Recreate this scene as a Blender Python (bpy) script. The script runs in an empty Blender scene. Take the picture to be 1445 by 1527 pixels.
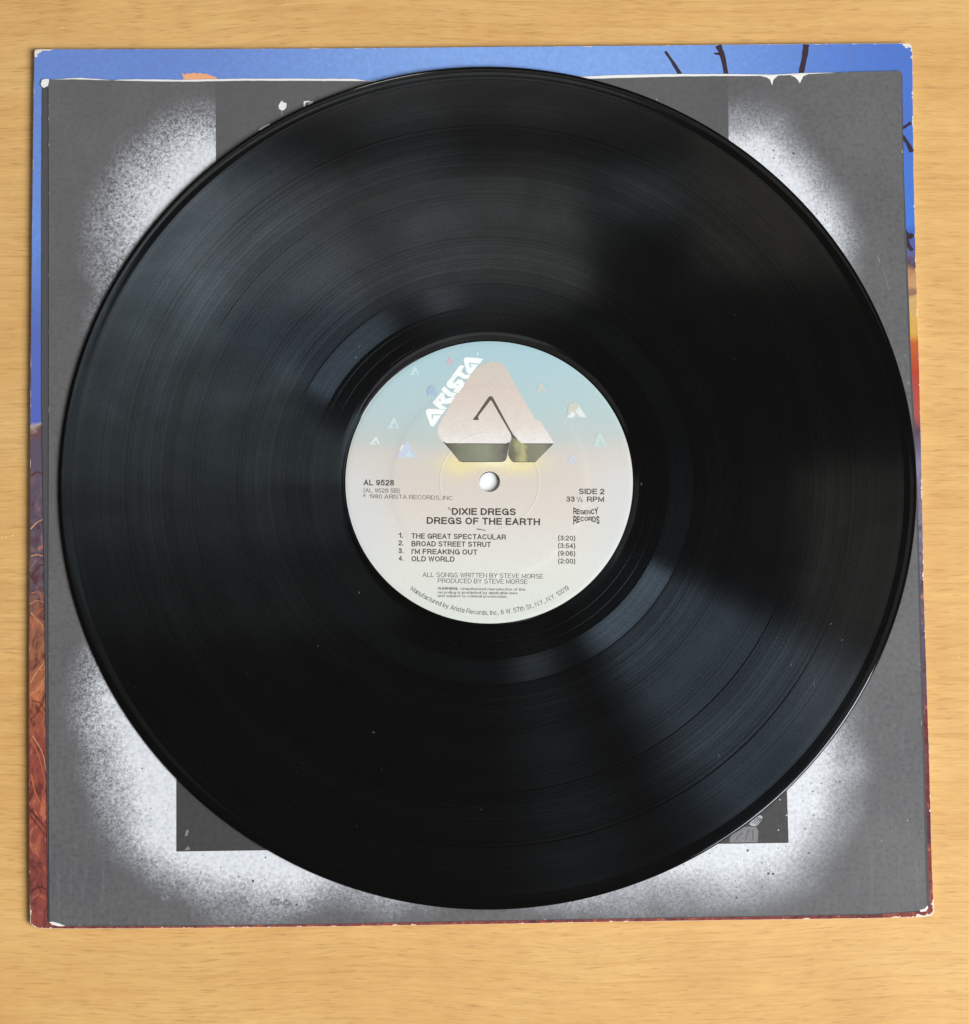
import bpy, bmesh, math, random
from mathutils import Matrix, Vector
from mathutils.geometry import tessellate_polygon

# ------------------------------------------------------------------ scene, camera, light
S = bpy.context.scene
C = S.collection
random.seed(7)
W, H = 1445.0, 1527.0

# camera fitted to the square cover, the record and its label (millimetres)
FOC, CAM = 4007.486, (39.465, -214.961, 935.893)
ROT = (-0.09201, 0.03105, 0.01778)
SHX, SHY = 298.708, 488.051
Rw = (Matrix.Rotation(ROT[0], 3, 'X') @ Matrix.Rotation(ROT[1], 3, 'Y') @ Matrix.Rotation(ROT[2], 3, 'Z'))
cd = bpy.data.cameras.new('camera')
cam = bpy.data.objects.new('camera', cd)
C.objects.link(cam)
M4 = Rw.transposed().to_4x4()
M4.translation = Vector(CAM) * 0.001
cam.matrix_world = M4
cd.sensor_fit = 'VERTICAL'
cd.sensor_height = 36.0
cd.lens = FOC / H * 36.0
cd.shift_x = -SHX / H
cd.shift_y = SHY / H
cd.clip_start, cd.clip_end = 0.05, 50.0
S.camera = cam

wd = bpy.data.worlds.new('World')
S.world = wd
wd.use_nodes = True
bgn = wd.node_tree.nodes['Background']
bgn.inputs[0].default_value = (1.0, 0.88, 0.72, 1)
bgn.inputs[1].default_value = 0.055

S.view_settings.view_transform = 'Standard'
S.view_settings.look = 'None'
S.view_settings.exposure = 0.0
S.view_settings.gamma = 1.0


def area_lamp(name, loc, target, sx, sy, power, color):
    d = bpy.data.lights.new(name, 'AREA')
    d.shape = 'RECTANGLE'
    d.size, d.size_y, d.energy, d.color = sx, sy, power, color
    o = bpy.data.objects.new(name, d)
    C.objects.link(o)
    o.location = loc
    o.rotation_euler = (Vector(target) - Vector(loc)).to_track_quat('-Z', 'Y').to_euler()
    return o


area_lamp('window_light', (1.74, -1.08, 1.92), (0, 0, 0), 1.30, 1.6, 122.0, (0.97, 0.985, 1.0))


# lamp panels added as light off the ceiling beyond the table (metres), shaped for the vinyl to mirror, and one small lamp up there
def reflection_patch(x0, x1, y0, y1, radiance, color, z=2.40):
    area_lamp('reflection_patch', ((x0 + x1) / 2, (y0 + y1) / 2, z), ((x0 + x1) / 2, (y0 + y1) / 2, 0), x1 - x0, y1 - y0,
              radiance * math.pi * (x1 - x0) * (y1 - y0), color)


reflection_patch(-0.48, 0.036, 0.775, 0.945, 1.15, (0.92, 0.97, 1.0))
for x1, y0, y1, rad in ((-0.42, 0.70, 0.93, 1.8), (-0.32, 0.62, 0.695, 1.35), (-0.24, 0.54, 0.615, 0.95), (-0.2, 0.46, 0.535, 0.55), (-0.2, 0.36, 0.455, 0.22)):
    reflection_patch(-0.80, x1, y0, y1, rad, (0.72, 0.90, 1.0), 2.39)  # added bluish panels, stepped dimmer, to lift the vinyl's left reflection
reflection_patch(-0.80, 0.16, 1.01, 1.60, 0.55, (1.0, 0.98, 0.95))
reflection_patch(0.05, 0.16, 0.885, 0.945, 0.9, (0.70, 0.90, 1.0))
reflection_patch(0.17, 0.70, 0.81, 1.45, 0.50, (1.0, 0.96, 0.90))
reflection_patch(0.30, 0.75, 0.18, 0.56, 0.42, (1.0, 0.96, 0.88))
area_lamp('ceiling_lamp', (-0.38, 1.85, 2.35), (0, 0, 0), 0.20, 0.34, 22.0 * 0.21, (1.0, 0.93, 0.86))
S.render.film_transparent = False


# ------------------------------------------------------------------ measuring helper: photo point -> place on a level plane
def P(u, v, z=0.0):
    """point at height z (mm) seen at photo pixel (u, v); returns mm"""
    d = Rw.transposed() @ Vector(((u - W / 2 - SHX) / FOC, -(v - H / 2 - SHY) / FOC, -1.0))
    t = (z - CAM[2]) / d.z
    return Vector((CAM[0] + d.x * t, CAM[1] + d.y * t, z))


# ------------------------------------------------------------------ node helpers
class N:
    def __init__(self, name, rough=0.5, spec=0.5):
        self.m = bpy.data.materials.new(name)
        self.m.use_nodes = True
        self.t = self.m.node_tree
        self.b = self.t.nodes['Principled BSDF']
        self.out = self.t.nodes['Material Output']
        self.b.inputs['Roughness'].default_value = rough
        self.b.inputs['Specular IOR Level'].default_value = spec
        self._xyz = None

    def n(self, ty, **kw):
        x = self.t.nodes.new(ty)
        for k, v in kw.items():
            setattr(x, k, v)
        return x

    def put(self, sock, v):
        if hasattr(v, 'is_output') or isinstance(v, bpy.types.NodeSocket):
            self.t.links.new(v, sock)
        elif isinstance(v, (tuple, list)):
            v = tuple(v)
            if sock.type == 'RGBA' and len(v) == 3:
                v = v + (1,)
            sock.default_value = v
        else:
            sock.default_value = v

    def co(self):
        if self._xyz is None:
            self._co = self.n('ShaderNodeTexCoord').outputs['Object']
            s = self.n('ShaderNodeSeparateXYZ')
            self.t.links.new(self._co, s.inputs[0])
            self._xyz = s.outputs
        return self._co

    def xyz(self):
        self.co()
        return self._xyz

    def ma(self, op, a, b=0.0, c=None, clamp=False):
        x = self.n('ShaderNodeMath', operation=op, use_clamp=clamp)
        self.put(x.inputs[0], a)
        self.put(x.inputs[1], b)
        if c is not None:
            self.put(x.inputs[2], c)
        return x.outputs[0]

    def step(self, v, lo, hi, smooth=True):
        x = self.n('ShaderNodeMapRange')
        x.interpolation_type = 'SMOOTHSTEP' if smooth else 'LINEAR'
        self.put(x.inputs['Value'], v)
        self.put(x.inputs['From Min'], lo)
        self.put(x.inputs['From Max'], hi)
        return x.outputs[0]

    def mapr(self, v, a, b, c, d):
        x = self.n('ShaderNodeMapRange')
        for i, q in zip(('Value', 'From Min', 'From Max', 'To Min', 'To Max'), (v, a, b, c, d)):
            self.put(x.inputs[i], q)
        return x.outputs[0]

    def vec(self, a, b, c):
        x = self.n('ShaderNodeCombineXYZ')
        for i, q in enumerate((a, b, c)):
            self.put(x.inputs[i], q)
        return x.outputs[0]

    def scale(self, v, s):
        x = self.n('ShaderNodeVectorMath', operation='MULTIPLY')
        self.put(x.inputs[0], v)
        self.put(x.inputs[1], s)
        return x.outputs[0]

    def noise(self, v, sc, det=2.0, rough=0.5, dist=0.0):
        x = self.n('ShaderNodeTexNoise')
        self.put(x.inputs['Vector'], v)
        x.inputs['Scale'].default_value = sc
        x.inputs['Detail'].default_value = det
        x.inputs['Roughness'].default_value = rough
        x.inputs['Distortion'].default_value = dist
        return x.outputs['Fac']

    def vor(self, v, sc):
        x = self.n('ShaderNodeTexVoronoi')
        self.put(x.inputs['Vector'], v)
        x.voronoi_dimensions = '2D'
        x.inputs['Scale'].default_value = sc
        return x.outputs['Distance'], x.outputs['Color']

    def ramp(self, v, stops, interp='LINEAR'):
        x = self.n('ShaderNodeValToRGB')
        e = x.color_ramp.elements
        x.color_ramp.interpolation = interp
        while len(e) < len(stops):
            e.new(0.5)
        for q, (p, c) in zip(e, stops):
            q.position = p
            q.color = tuple(c) + (1,)
        self.put(x.inputs[0], v)
        return x.outputs[0]

    def mix(self, f, a, b, mode='MIX'):
        x = self.n('ShaderNodeMix', data_type='RGBA', blend_type=mode)
        self.put(x.inputs[0], f)
        self.put(x.inputs[6], a)
        self.put(x.inputs[7], b)
        return x.outputs[2]

    def attr(self, name):
        x = self.n('ShaderNodeAttribute')
        x.attribute_name = name
        return x.outputs['Fac']

    def bump(self, h, dist, strength=1.0):
        x = self.n('ShaderNodeBump')
        x.inputs['Strength'].default_value = strength
        x.inputs['Distance'].default_value = dist
        self.put(x.inputs['Height'], h)
        return x.outputs['Normal']

    def color(self, c):
        self.put(self.b.inputs['Base Color'], c)


def lin(r, g, b):
    f = lambda c: (c / 255 / 12.92) if c / 255 <= 0.04045 else ((c / 255 + 0.055) / 1.055) ** 2.4
    return (f(r), f(g), f(b))


# ------------------------------------------------------------------ object helpers
def obj(name, me, mat, parent=None, smooth=False):
    o = bpy.data.objects.new(name, me)
    C.objects.link(o)
    if mat is not None:
        me.materials.append(mat)
    if smooth:
        for p in me.polygons:
            p.use_smooth = True
    if parent is not None:
        o.parent = parent
    return o


def thing(name, label, cat, loc=(0, 0, 0)):
    o = bpy.data.objects.new(name, None)
    o.empty_display_size = 0.02
    C.objects.link(o)
    o.location = loc
    o['label'] = label
    o['category'] = cat
    return o


def mesh(name, vs, fs):
    me = bpy.data.meshes.new(name)
    me.from_pydata([tuple(Vector(v) * 0.001) for v in vs], [], fs)
    me.update()
    return me


def zc(x, y):
    """top of the resting cover in mm: left edge lifts a little off the table"""
    a = max(0.0, (-x - 60.0) / 97.0)
    b = max(0.0, (-y - 120.0) / 37.0) * max(0.0, (x - 60) / 97.0)
    return 2.25 + 0.30 * a * a + 0.25 * b + 0.10 * math.sin(x * 0.021 + 1.0) * math.sin(y * 0.019)


def outline(pts_px, z, step=2.0, jag=0.0, closed=True):
    """densify a pixel polyline into mm points on plane z, slightly uneven"""
    q = [P(u, v, z) for u, v in pts_px]
    out = []
    n = len(q)
    for i in range(n if closed else n - 1):
        a, b = q[i], q[(i + 1) % n]
        k = max(1, int((b - a).length / step))
        nrm = Vector((-(b - a).y, (b - a).x, 0)).normalized()
        for j in range(k):
            p = a.lerp(b, j / k)
            if j:
                p = p + nrm * random.uniform(-jag, jag)
            out.append(Vector((p.x, p.y)))
    if not closed:
        out.append(Vector((q[-1].x, q[-1].y)))
    return out


def sheet(name, out, lift, thick, rings=(0, 0.35, 0.8, 2.0, 8, 25, 60, 110), zfun=zc):
    """a sheet following the resting height, with its outline, an underside and an edge attribute"""
    n = len(out)
    cx = sum(p.x for p in out) / n
    cy = sum(p.y for p in out) / n
    vs, fs, ed = [], [], []
    sm = []
    for i in range(n):
        k = [out[(i + j) % n] for j in range(-5, 6)]
        sm.append(Vector((sum(p.x for p in k) / 11, sum(p.y for p in k) / 11)))
    for d in rings:
        for p in (out if d < 8 else sm):
            dx, dy = p.x - cx, p.y - cy
            m = max(abs(dx), abs(dy))
            s = (m - d) / m
            x, y = cx + dx * s, cy + dy * s
            vs.append((x, y, zfun(x, y) + lift))
            ed.append(d)
    for r in range(len(rings) - 1):
        for i in range(n):
            j = (i + 1) % n
            fs.append((r * n + i, r * n + j, (r + 1) * n + j, (r + 1) * n + i))
    c = len(vs)
    vs.append((cx, cy, zfun(cx, cy) + lift))
    ed.append(150)
    b = (len(rings) - 1) * n
    for i in range(n):
        fs.append((b + i, b + (i + 1) % n, c))
    base = len(vs)
    for v in list(vs):
        vs.append((v[0], v[1], v[2] - thick))
        ed.append(50)
    for f in list(fs):
        fs.append(tuple(base + i for i in reversed(f)))
    for i in range(n):
        j = (i + 1) % n
        fs.append((i, base + i, base + j, j))
        ed[base + i] = 0
    me = mesh(name, vs, fs)
    bm = bmesh.new()
    bm.from_mesh(me)
    bmesh.ops.recalc_face_normals(bm, faces=bm.faces)
    bm.to_mesh(me)
    bm.free()
    at = me.attributes.new('edge', 'FLOAT', 'POINT')
    for i, e in enumerate(ed):
        at.data[i].value = e
    return me


def poly(name, pts, zfun, holes=(), fine=0.0):
    """flat printed shape from mm points, laid just above a surface"""
    loops = [[Vector((p[0], p[1], 0)) for p in pts]] + [[Vector((p[0], p[1], 0)) for p in h] for h in holes]
    tris = tessellate_polygon(loops)
    vs = [(v.x, v.y, zfun(v.x, v.y)) for l in loops for v in l]
    fs = []
    for a, b, c in tris:
        A, B, D = vs[a], vs[b], vs[c]
        if (B[0] - A[0]) * (D[1] - A[1]) - (B[1] - A[1]) * (D[0] - A[0]) < 0:
            b, c = c, b
        fs.append((a, b, c))
    if fine:
        bm = bmesh.new()
        bv = [bm.verts.new(v) for v in vs]
        for f in fs:
            bm.faces.new([bv[i] for i in f])
        for _ in range(7):
            es = [e for e in bm.edges if e.calc_length() > fine]
            if not es:
                break
            bmesh.ops.subdivide_edges(bm, edges=es, cuts=1)
            bmesh.ops.triangulate(bm, faces=[f for f in bm.faces if len(f.verts) > 3])
        bm.verts.index_update()
        vs = [(v.co.x, v.co.y, zfun(v.co.x, v.co.y)) for v in bm.verts]
        fs = [tuple(v.index for v in f.verts) for f in bm.faces]
        bm.free()
    return mesh(name, vs, fs)


def stroke(name, pts, w0, w1, zfun, uneven=0.0):
    """a tapering flat stroke along mm points"""
    vs, fs = [], []
    n = len(pts)
    for i, p in enumerate(pts):
        a = pts[max(0, i - 1)]
        b = pts[min(n - 1, i + 1)]
        t = Vector((b[0] - a[0], b[1] - a[1]))
        t.normalize()
        w = (w0 + (w1 - w0) * i / (n - 1)) * 0.5 * (1 + random.uniform(-uneven, uneven))
        for s in (1, -1):
            x, y = p[0] - t.y * w * s, p[1] + t.x * w * s
            vs.append((x, y, zfun(x, y)))
    for i in range(n - 1):
        fs.append((2 * i + 1, 2 * i + 3, 2 * i + 2, 2 * i))
    return mesh(name, vs, fs)


def smooth_path(px, z, k=8):
    q = [P(u, v, z) for u, v in px]
    if len(q) == 2:
        return [q[0].lerp(q[1], i / k) for i in range(k + 1)]
    out = []
    for i in range(len(q) - 1):
        p0, p1, p2, p3 = q[max(0, i - 1)], q[i], q[i + 1], q[min(len(q) - 1, i + 2)]
        for j in range(k):
            t = j / k
            out.append(0.5 * ((2 * p1) + (p2 - p0) * t + (2 * p0 - 5 * p1 + 4 * p2 - p3) * t * t +
                              (3 * p1 - p0 - 3 * p2 + p3) * t ** 3))
    out.append(q[-1])
    return out


def flat_mat(name, c, rough=0.6, spec=0.3, grain=0.12, sc=1500):
    m = N(name, rough, spec)
    f = m.noise(m.co(), sc, 2)
    m.color(m.mix(f, tuple(x * (1 - grain) for x in c), tuple(min(1, x * (1 + grain)) for x in c)))
    return m.m


# ------------------------------------------------------------------ table
def table_material():
    m = N('oak_laminate', 0.42, 0.6)
    co = m.co()
    warp = m.noise(co, 3.0, 2)
    wv = m.n('ShaderNodeVectorMath', operation='ADD')
    m.put(wv.inputs[0], co)
    m.put(wv.inputs[1], m.vec(0.0, m.mapr(warp, 0, 1, -0.02, 0.02), 0.0))
    v = wv.outputs[0]
    broad = m.noise(m.scale(v, (5, 26, 1)), 1.0, 3)
    mid = m.noise(m.scale(v, (34, 380, 1)), 1.0, 3, 0.6)
    fine = m.noise(m.scale(v, (130, 1300, 1)), 1.0, 3, 0.65)
    streak = m.step(m.noise(m.scale(v, (120, 1500, 3)), 1.0, 2), 0.56, 0.70)
    cross = m.noise(m.scale(co, (60, 9, 1)), 1.0, 2)
    c = m.ramp(broad, [(0.25, lin(215, 165, 93)), (0.5, lin(225, 180, 109)), (0.75, lin(232, 192, 126))])
    c = m.mix(m.mapr(mid, 0.3, 0.7, 0.0, 0.55), c, lin(190, 138, 78))
    c = m.mix(m.mapr(fine, 0.38, 0.66, 0.0, 0.46), c, lin(236, 194, 130))
    c = m.mix(m.ma('MULTIPLY', streak, 0.40), c, lin(150, 100, 52))
    long = m.step(m.noise(m.scale(v, (9, 620, 3)), 1.0, 3, 0.6), 0.52, 0.72)
    c = m.mix(m.ma('MULTIPLY', long, 0.30), c, lin(170, 118, 62))
    c = m.mix(m.mapr(cross, 0.32, 0.7, 0.0, 0.22), c, lin(236, 190, 118))
    blot = m.noise(m.scale(co, (18, 30, 1)), 1.0, 3, 0.6)
    c = m.mix(m.mapr(blot, 0.4, 0.75, 0.0, 0.36), c, lin(198, 142, 76))
    m.color(c)
    m.put(m.b.inputs['Roughness'], m.mapr(mid, 0.3, 0.7, 0.46, 0.58))
    m.put(m.b.inputs['Normal'], m.bump(fine, 0.00005, 0.5))
    return m.m


bm = bmesh.new()
bmesh.ops.create_cube(bm, size=1.0)
for v in bm.verts:
    v.co = Vector((v.co.x * 1.5, v.co.y * 0.9 + 0.06, v.co.z * 0.028 - 0.014))
bmesh.ops.bevel(bm, geom=[e for e in bm.edges], offset=0.004, segments=3, affect='EDGES')
me = bpy.data.meshes.new('table_top')
bm.to_mesh(me)
bm.free()
tb = obj('table_top', me, table_material())
tb['kind'] = 'structure'

# tiny pale nicks in the laminate left of the cover
nick = flat_mat('table_nick', lin(244, 214, 160))
vs, fs = [], []
for u, v, a, l in ((2, 802, .5, 4), (9, 801, .2, 3), (19, 799, 1.1, 5), (93, 41, .3, 4), (36, 905, .2, 3), (1430, 980, .4, 3)):
    p = P(u, v, 0.05)
    d = Vector((math.cos(a), math.sin(a), 0)) * l / 8
    s = Vector((-d.y, d.x, 0)).normalized() * 0.22
    k = len(vs)
    vs += [p - d, p + s, p + d, p - s]
    fs.append((k, k + 3, k + 2, k + 1))
o = obj('table_scuff', mesh('table_scuff', vs, fs), nick, tb)

# ------------------------------------------------------------------ album cover
ROOT0 = (0, 0, 0)
cover = thing('album_cover', 'cardboard album cover on the wooden table, blue sky along its top and red earth below',
              'album cover', ROOT0)

COVER_PX = [(52, 77), (54, 75), (60, 74.3), (300, 73.6), (500, 72.6), (760, 70.2), (945, 68.6), (1150, 66.4), (1346, 65), (1356, 65.6),
            (1359.5, 69), (1360.5, 80), (1361.5, 160), (1362.3, 250), (1366, 400), (1371, 560), (1375, 730), (1377.5, 880),
            (1383, 1050), (1386, 1145), (1389.5, 1290), (1392, 1345), (1392.6, 1360), (1389, 1365.5), (1376, 1367.5), (1300, 1369.5),
            (1100, 1372), (945, 1374.3), (700, 1378.6), (500, 1381.6), (300, 1384), (120, 1385), (60, 1384.4), (50, 1381.5), (45.5, 1376),
            (44.3, 1250), (44.2, 1000), (45, 850), (46, 600), (48.2, 350), (50.5, 160)]


def vpos(px):   # photo row -> 0..1 along the cover height (bottom 0, top 1)
    return max(0.0, min(1.0, (P(720, px, 2).y + 160.0) / 320.0))


def cover_material():
    m = N('cover_print', 0.36, 0.4)
    co = m.co()
    x, y, z = m.xyz()
    ed = m.attr('edge')
    wig = m.mapr(m.noise(co, 140, 3), 0.3, 0.7, -0.006, 0.006)
    v = m.ma('MULTIPLY_ADD', y, 1 / 0.320, 0.5)
    v = m.ma('ADD', v, wig)
    st = lambda L: sorted([(vpos(p), lin(*c)) for p, c in L], key=lambda q: q[0])
    left = m.ramp(v, st([(75, (106, 141, 214)), (200, (108, 146, 220)), (350, (108, 150, 226)), (480, (88, 112, 190)), (618, (86, 104, 192)),
                         (625, (84, 100, 190)), (630, (196, 178, 160)), (638, (112, 72, 62)), (648, (92, 80, 98)), (770, (96, 84, 100)),
                         (870, (98, 80, 90)), (905, (130, 84, 62)), (960, (158, 100, 66)), (1040, (168, 98, 58)), (1100, (150, 72, 54)),
                         (1190, (160, 80, 58)), (1290, (140, 68, 54)), (1384, (150, 74, 62))]))
    right = m.ramp(v, st([(66, (78, 120, 206)), (200, (72, 118, 208)), (340, (68, 124, 220)), (358, (62, 96, 180)), (385, (98, 100, 150)),
                          (398, (92, 64, 58)), (410, (196, 146, 98)), (436, (202, 158, 110)), (447, (132, 92, 80)), (456, (214, 176, 110)),
                          (500, (220, 170, 70)), (520, (196, 98, 40)), (560, (186, 66, 34)), (625, (176, 84, 74)), (650, (84, 64, 76)),
                          (672, (96, 86, 110)), (700, (134, 130, 160)), (760, (122, 110, 124)), (780, (132, 132, 156)), (860, (104, 92, 112)),
                          (1020, (98, 76, 90)), (1080, (124, 62, 54)), (1190, (118, 50, 44)), (1250, (98, 54, 60)), (1300, (138, 64, 48)),
                          (1366, (134, 60, 50))]))
    f = m.step(x, -0.13, 0.15, False)
    c = m.mix(f, left, right)
    # sky lightens towards the middle of its top strip
    mid = m.ma('SUBTRACT', 1.0, m.step(m.ma('ABSOLUTE', m.ma('ADD', x, -0.02)), 0.02, 0.14))
    c = m.mix(m.ma('MULTIPLY', m.ma('MULTIPLY', mid, m.step(v, 0.9, 0.95)), 0.8), c, lin(140, 182, 246))
    # painted rock and grass texture in the lower half
    rock = m.ma('MULTIPLY', m.ma('SUBTRACT', 1.0, m.step(v, 0.44, 0.53)), 0.8)
    n1 = m.noise(m.scale(co, (1, 0.55, 1)), 260, 4, 0.65, 1.2)
    n2 = m.noise(co, 700, 3, 0.6)
    c = m.mix(m.ma('MULTIPLY', rock, m.step(n1, 0.48, 0.66)), c, lin(84, 34, 32))
    c = m.mix(m.ma('MULTIPLY', rock, m.ma('MULTIPLY', m.step(n1, 0.47, 0.30), 0.7)), c, lin(222, 132, 92))
    c = m.mix(m.mapr(n2, 0.3, 0.7, 0.0, 0.22), c, lin(90, 80, 100))
    c = m.mix(m.ma('MULTIPLY', m.step(n2, 0.62, 0.78), 0.10), c, (0.8, 0.8, 0.85))
    # worn white card showing along the cut edge
    wn = m.noise(co, 210, 4, 0.7)
    side = m.ma('MAXIMUM', m.step(x, 0.0, 0.15), m.step(y, -0.14, -0.157))
    lim = m.ma('MULTIPLY', m.mapr(wn, 0.55, 0.76, 0.0, 1.0), m.ma('MULTIPLY_ADD', side, 0.7, 0.3))
    corner = m.ma('MULTIPLY', m.step(m.ma('ABSOLUTE', x), 0.146, 0.1575), m.step(m.ma('ABSOLUTE', y), 0.146, 0.158))
    lim = m.ma('ADD', lim, m.ma('MULTIPLY', corner, m.mapr(wn, 0.48, 0.66, 0.0, 1.4)))
    lim = m.ma('MAXIMUM', lim, m.ma('MULTIPLY', side, 0.06))
    worn = m.ma('LESS_THAN', ed, lim)
    c = m.mix(worn, c, lin(232, 222, 208))
    m.color(c)
    m.put(m.b.inputs['Roughness'], m.mapr(n2, 0.3, 0.7, 0.30, 0.42))
    m.put(m.b.inputs['Normal'], m.bump(m.noise(co, 500, 3), 0.00008, 0.35))
    return m.m


cov_out = outline(COVER_PX, 2.0, 1.6, 0.05)
obj('front_board', sheet('front_board', cov_out, 0.0, 0.5), cover_material(), cover)
white_card = flat_mat('bare_card', lin(214, 202, 184), 0.8, 0.2)
obj('back_board', sheet('back_board', [Vector((p.x * 0.9985, p.y * 0.9985)) for p in cov_out], -1.15, 0.5, (0, 2, 60)),
    white_card, cover)

branch_m = flat_mat('branch_ink', lin(58, 42, 52), 0.4, 0.4, 0.3)
zb = lambda x, y: zc(x, y) + 0.05
for px, w0, w1 in (([(992, 77), (1003, 93), (1016, 114)], 4, 6), ([(1071, 68), (1078, 86), (1083, 112)], 9, 7),
                   ([(1202, 66.5), (1200, 84), (1194, 112)], 9, 8), ([(1358.5, 183), (1353, 187), (1340, 195)], 5, 4),
                   ([(1340, 196), (1352, 212), (1360, 227)], 5, 7), ([(1344, 338), (1354, 350), (1357, 354), (1361.5, 349)], 4, 7),
                   ([(1350, 352), (1356, 368), (1361, 374)], 7, 5), ([(1065, 80), (1073, 81)], 3, 4)):
    obj('printed_branch', stroke('printed_branch', smooth_path(px, 2, 6), w0 / 4.2, w1 / 4.2, zb, 0.12), branch_m, cover)
glow = flat_mat('orange_ink', lin(240, 170, 126), 0.4, 0.4, 0.2)
pts = [(271, 109), (276, 112), (279, 109.5), (284, 110.5), (289, 108.8), (294, 110.5), (299, 109), (303, 111), (309, 110.5), (313, 113),
       (318, 114), (324, 117), (324, 124), (272, 124), (274, 117)]
obj('printed_glow', poly('printed_glow', [P(u, v, 2) for u, v in pts], zb), glow, cover)
grass_m = flat_mat('grass_ink', lin(200, 148, 104), 0.4, 0.4, 0.25)
grass_d = flat_mat('dry_grass_ink', lin(184, 104, 68), 0.4, 0.4, 0.3)
dark_m = flat_mat('dark_grass_ink', lin(92, 44, 42), 0.4, 0.4, 0.3)
L0 = lambda x, y: (x / 1.91, 600 + y / 1.91)
for pts, w, mt in (([(88, 362), (104, 345), (125, 333)], 2.2, grass_m), ([(88, 440), (106, 435), (124, 439)], 1.8, grass_m),
                   ([(90, 545), (112, 541), (118, 560), (122, 584)], 1.5, grass_d), ([(86, 575), (104, 566), (126, 570)], 1.4, grass_m),
                   ([(92, 640), (106, 600), (126, 588)], 1.8, grass_d), ([(88, 600), (110, 622), (124, 640)], 1.5, grass_m),
                   ([(88, 800), (104, 770), (128, 740)], 1.8, grass_m), ([(90, 830), (112, 815), (130, 780)], 1.5, grass_m),
                   ([(92, 850), (118, 858), (130, 880)], 1.6, dark_m), ([(88, 960), (112, 1010), (132, 1090)], 2.0, grass_d),
                   ([(94, 950), (122, 1000), (134, 1060)], 1.5, grass_m), ([(86, 1160), (108, 1185), (134, 1215)], 3.0, dark_m),
                   ([(86, 1180), (112, 1210), (134, 1240)], 2.0, dark_m), ([(90, 1060), (104, 1120), (130, 1160)], 2.2, grass_d),
                   ([(88, 905), (110, 880), (128, 830)], 1.6, dark_m), ([(86, 500), (110, 470), (126, 462)], 3.0, dark_m),
                   ([(90, 210), (106, 200), (120, 204)], 3.0, dark_m), ([(88, 1395), (112, 1380), (134, 1388)], 3.0, dark_m)):
    pp = [(max(u, 46.5), v) for u, v in (L0(*q) for q in pts)]
    obj('printed_grass_blade', stroke('printed_grass_blade', smooth_path(pp, 2, 6), w / 4.2, w * 0.5 / 4.2, zb, 0.2), mt, cover)

# ------------------------------------------------------------------ inner sleeve
sleeve = thing('inner_sleeve', 'grey paper record sleeve with white sprayed paint and torn top edge, under the record',
               'record sleeve', ROOT0)


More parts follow.
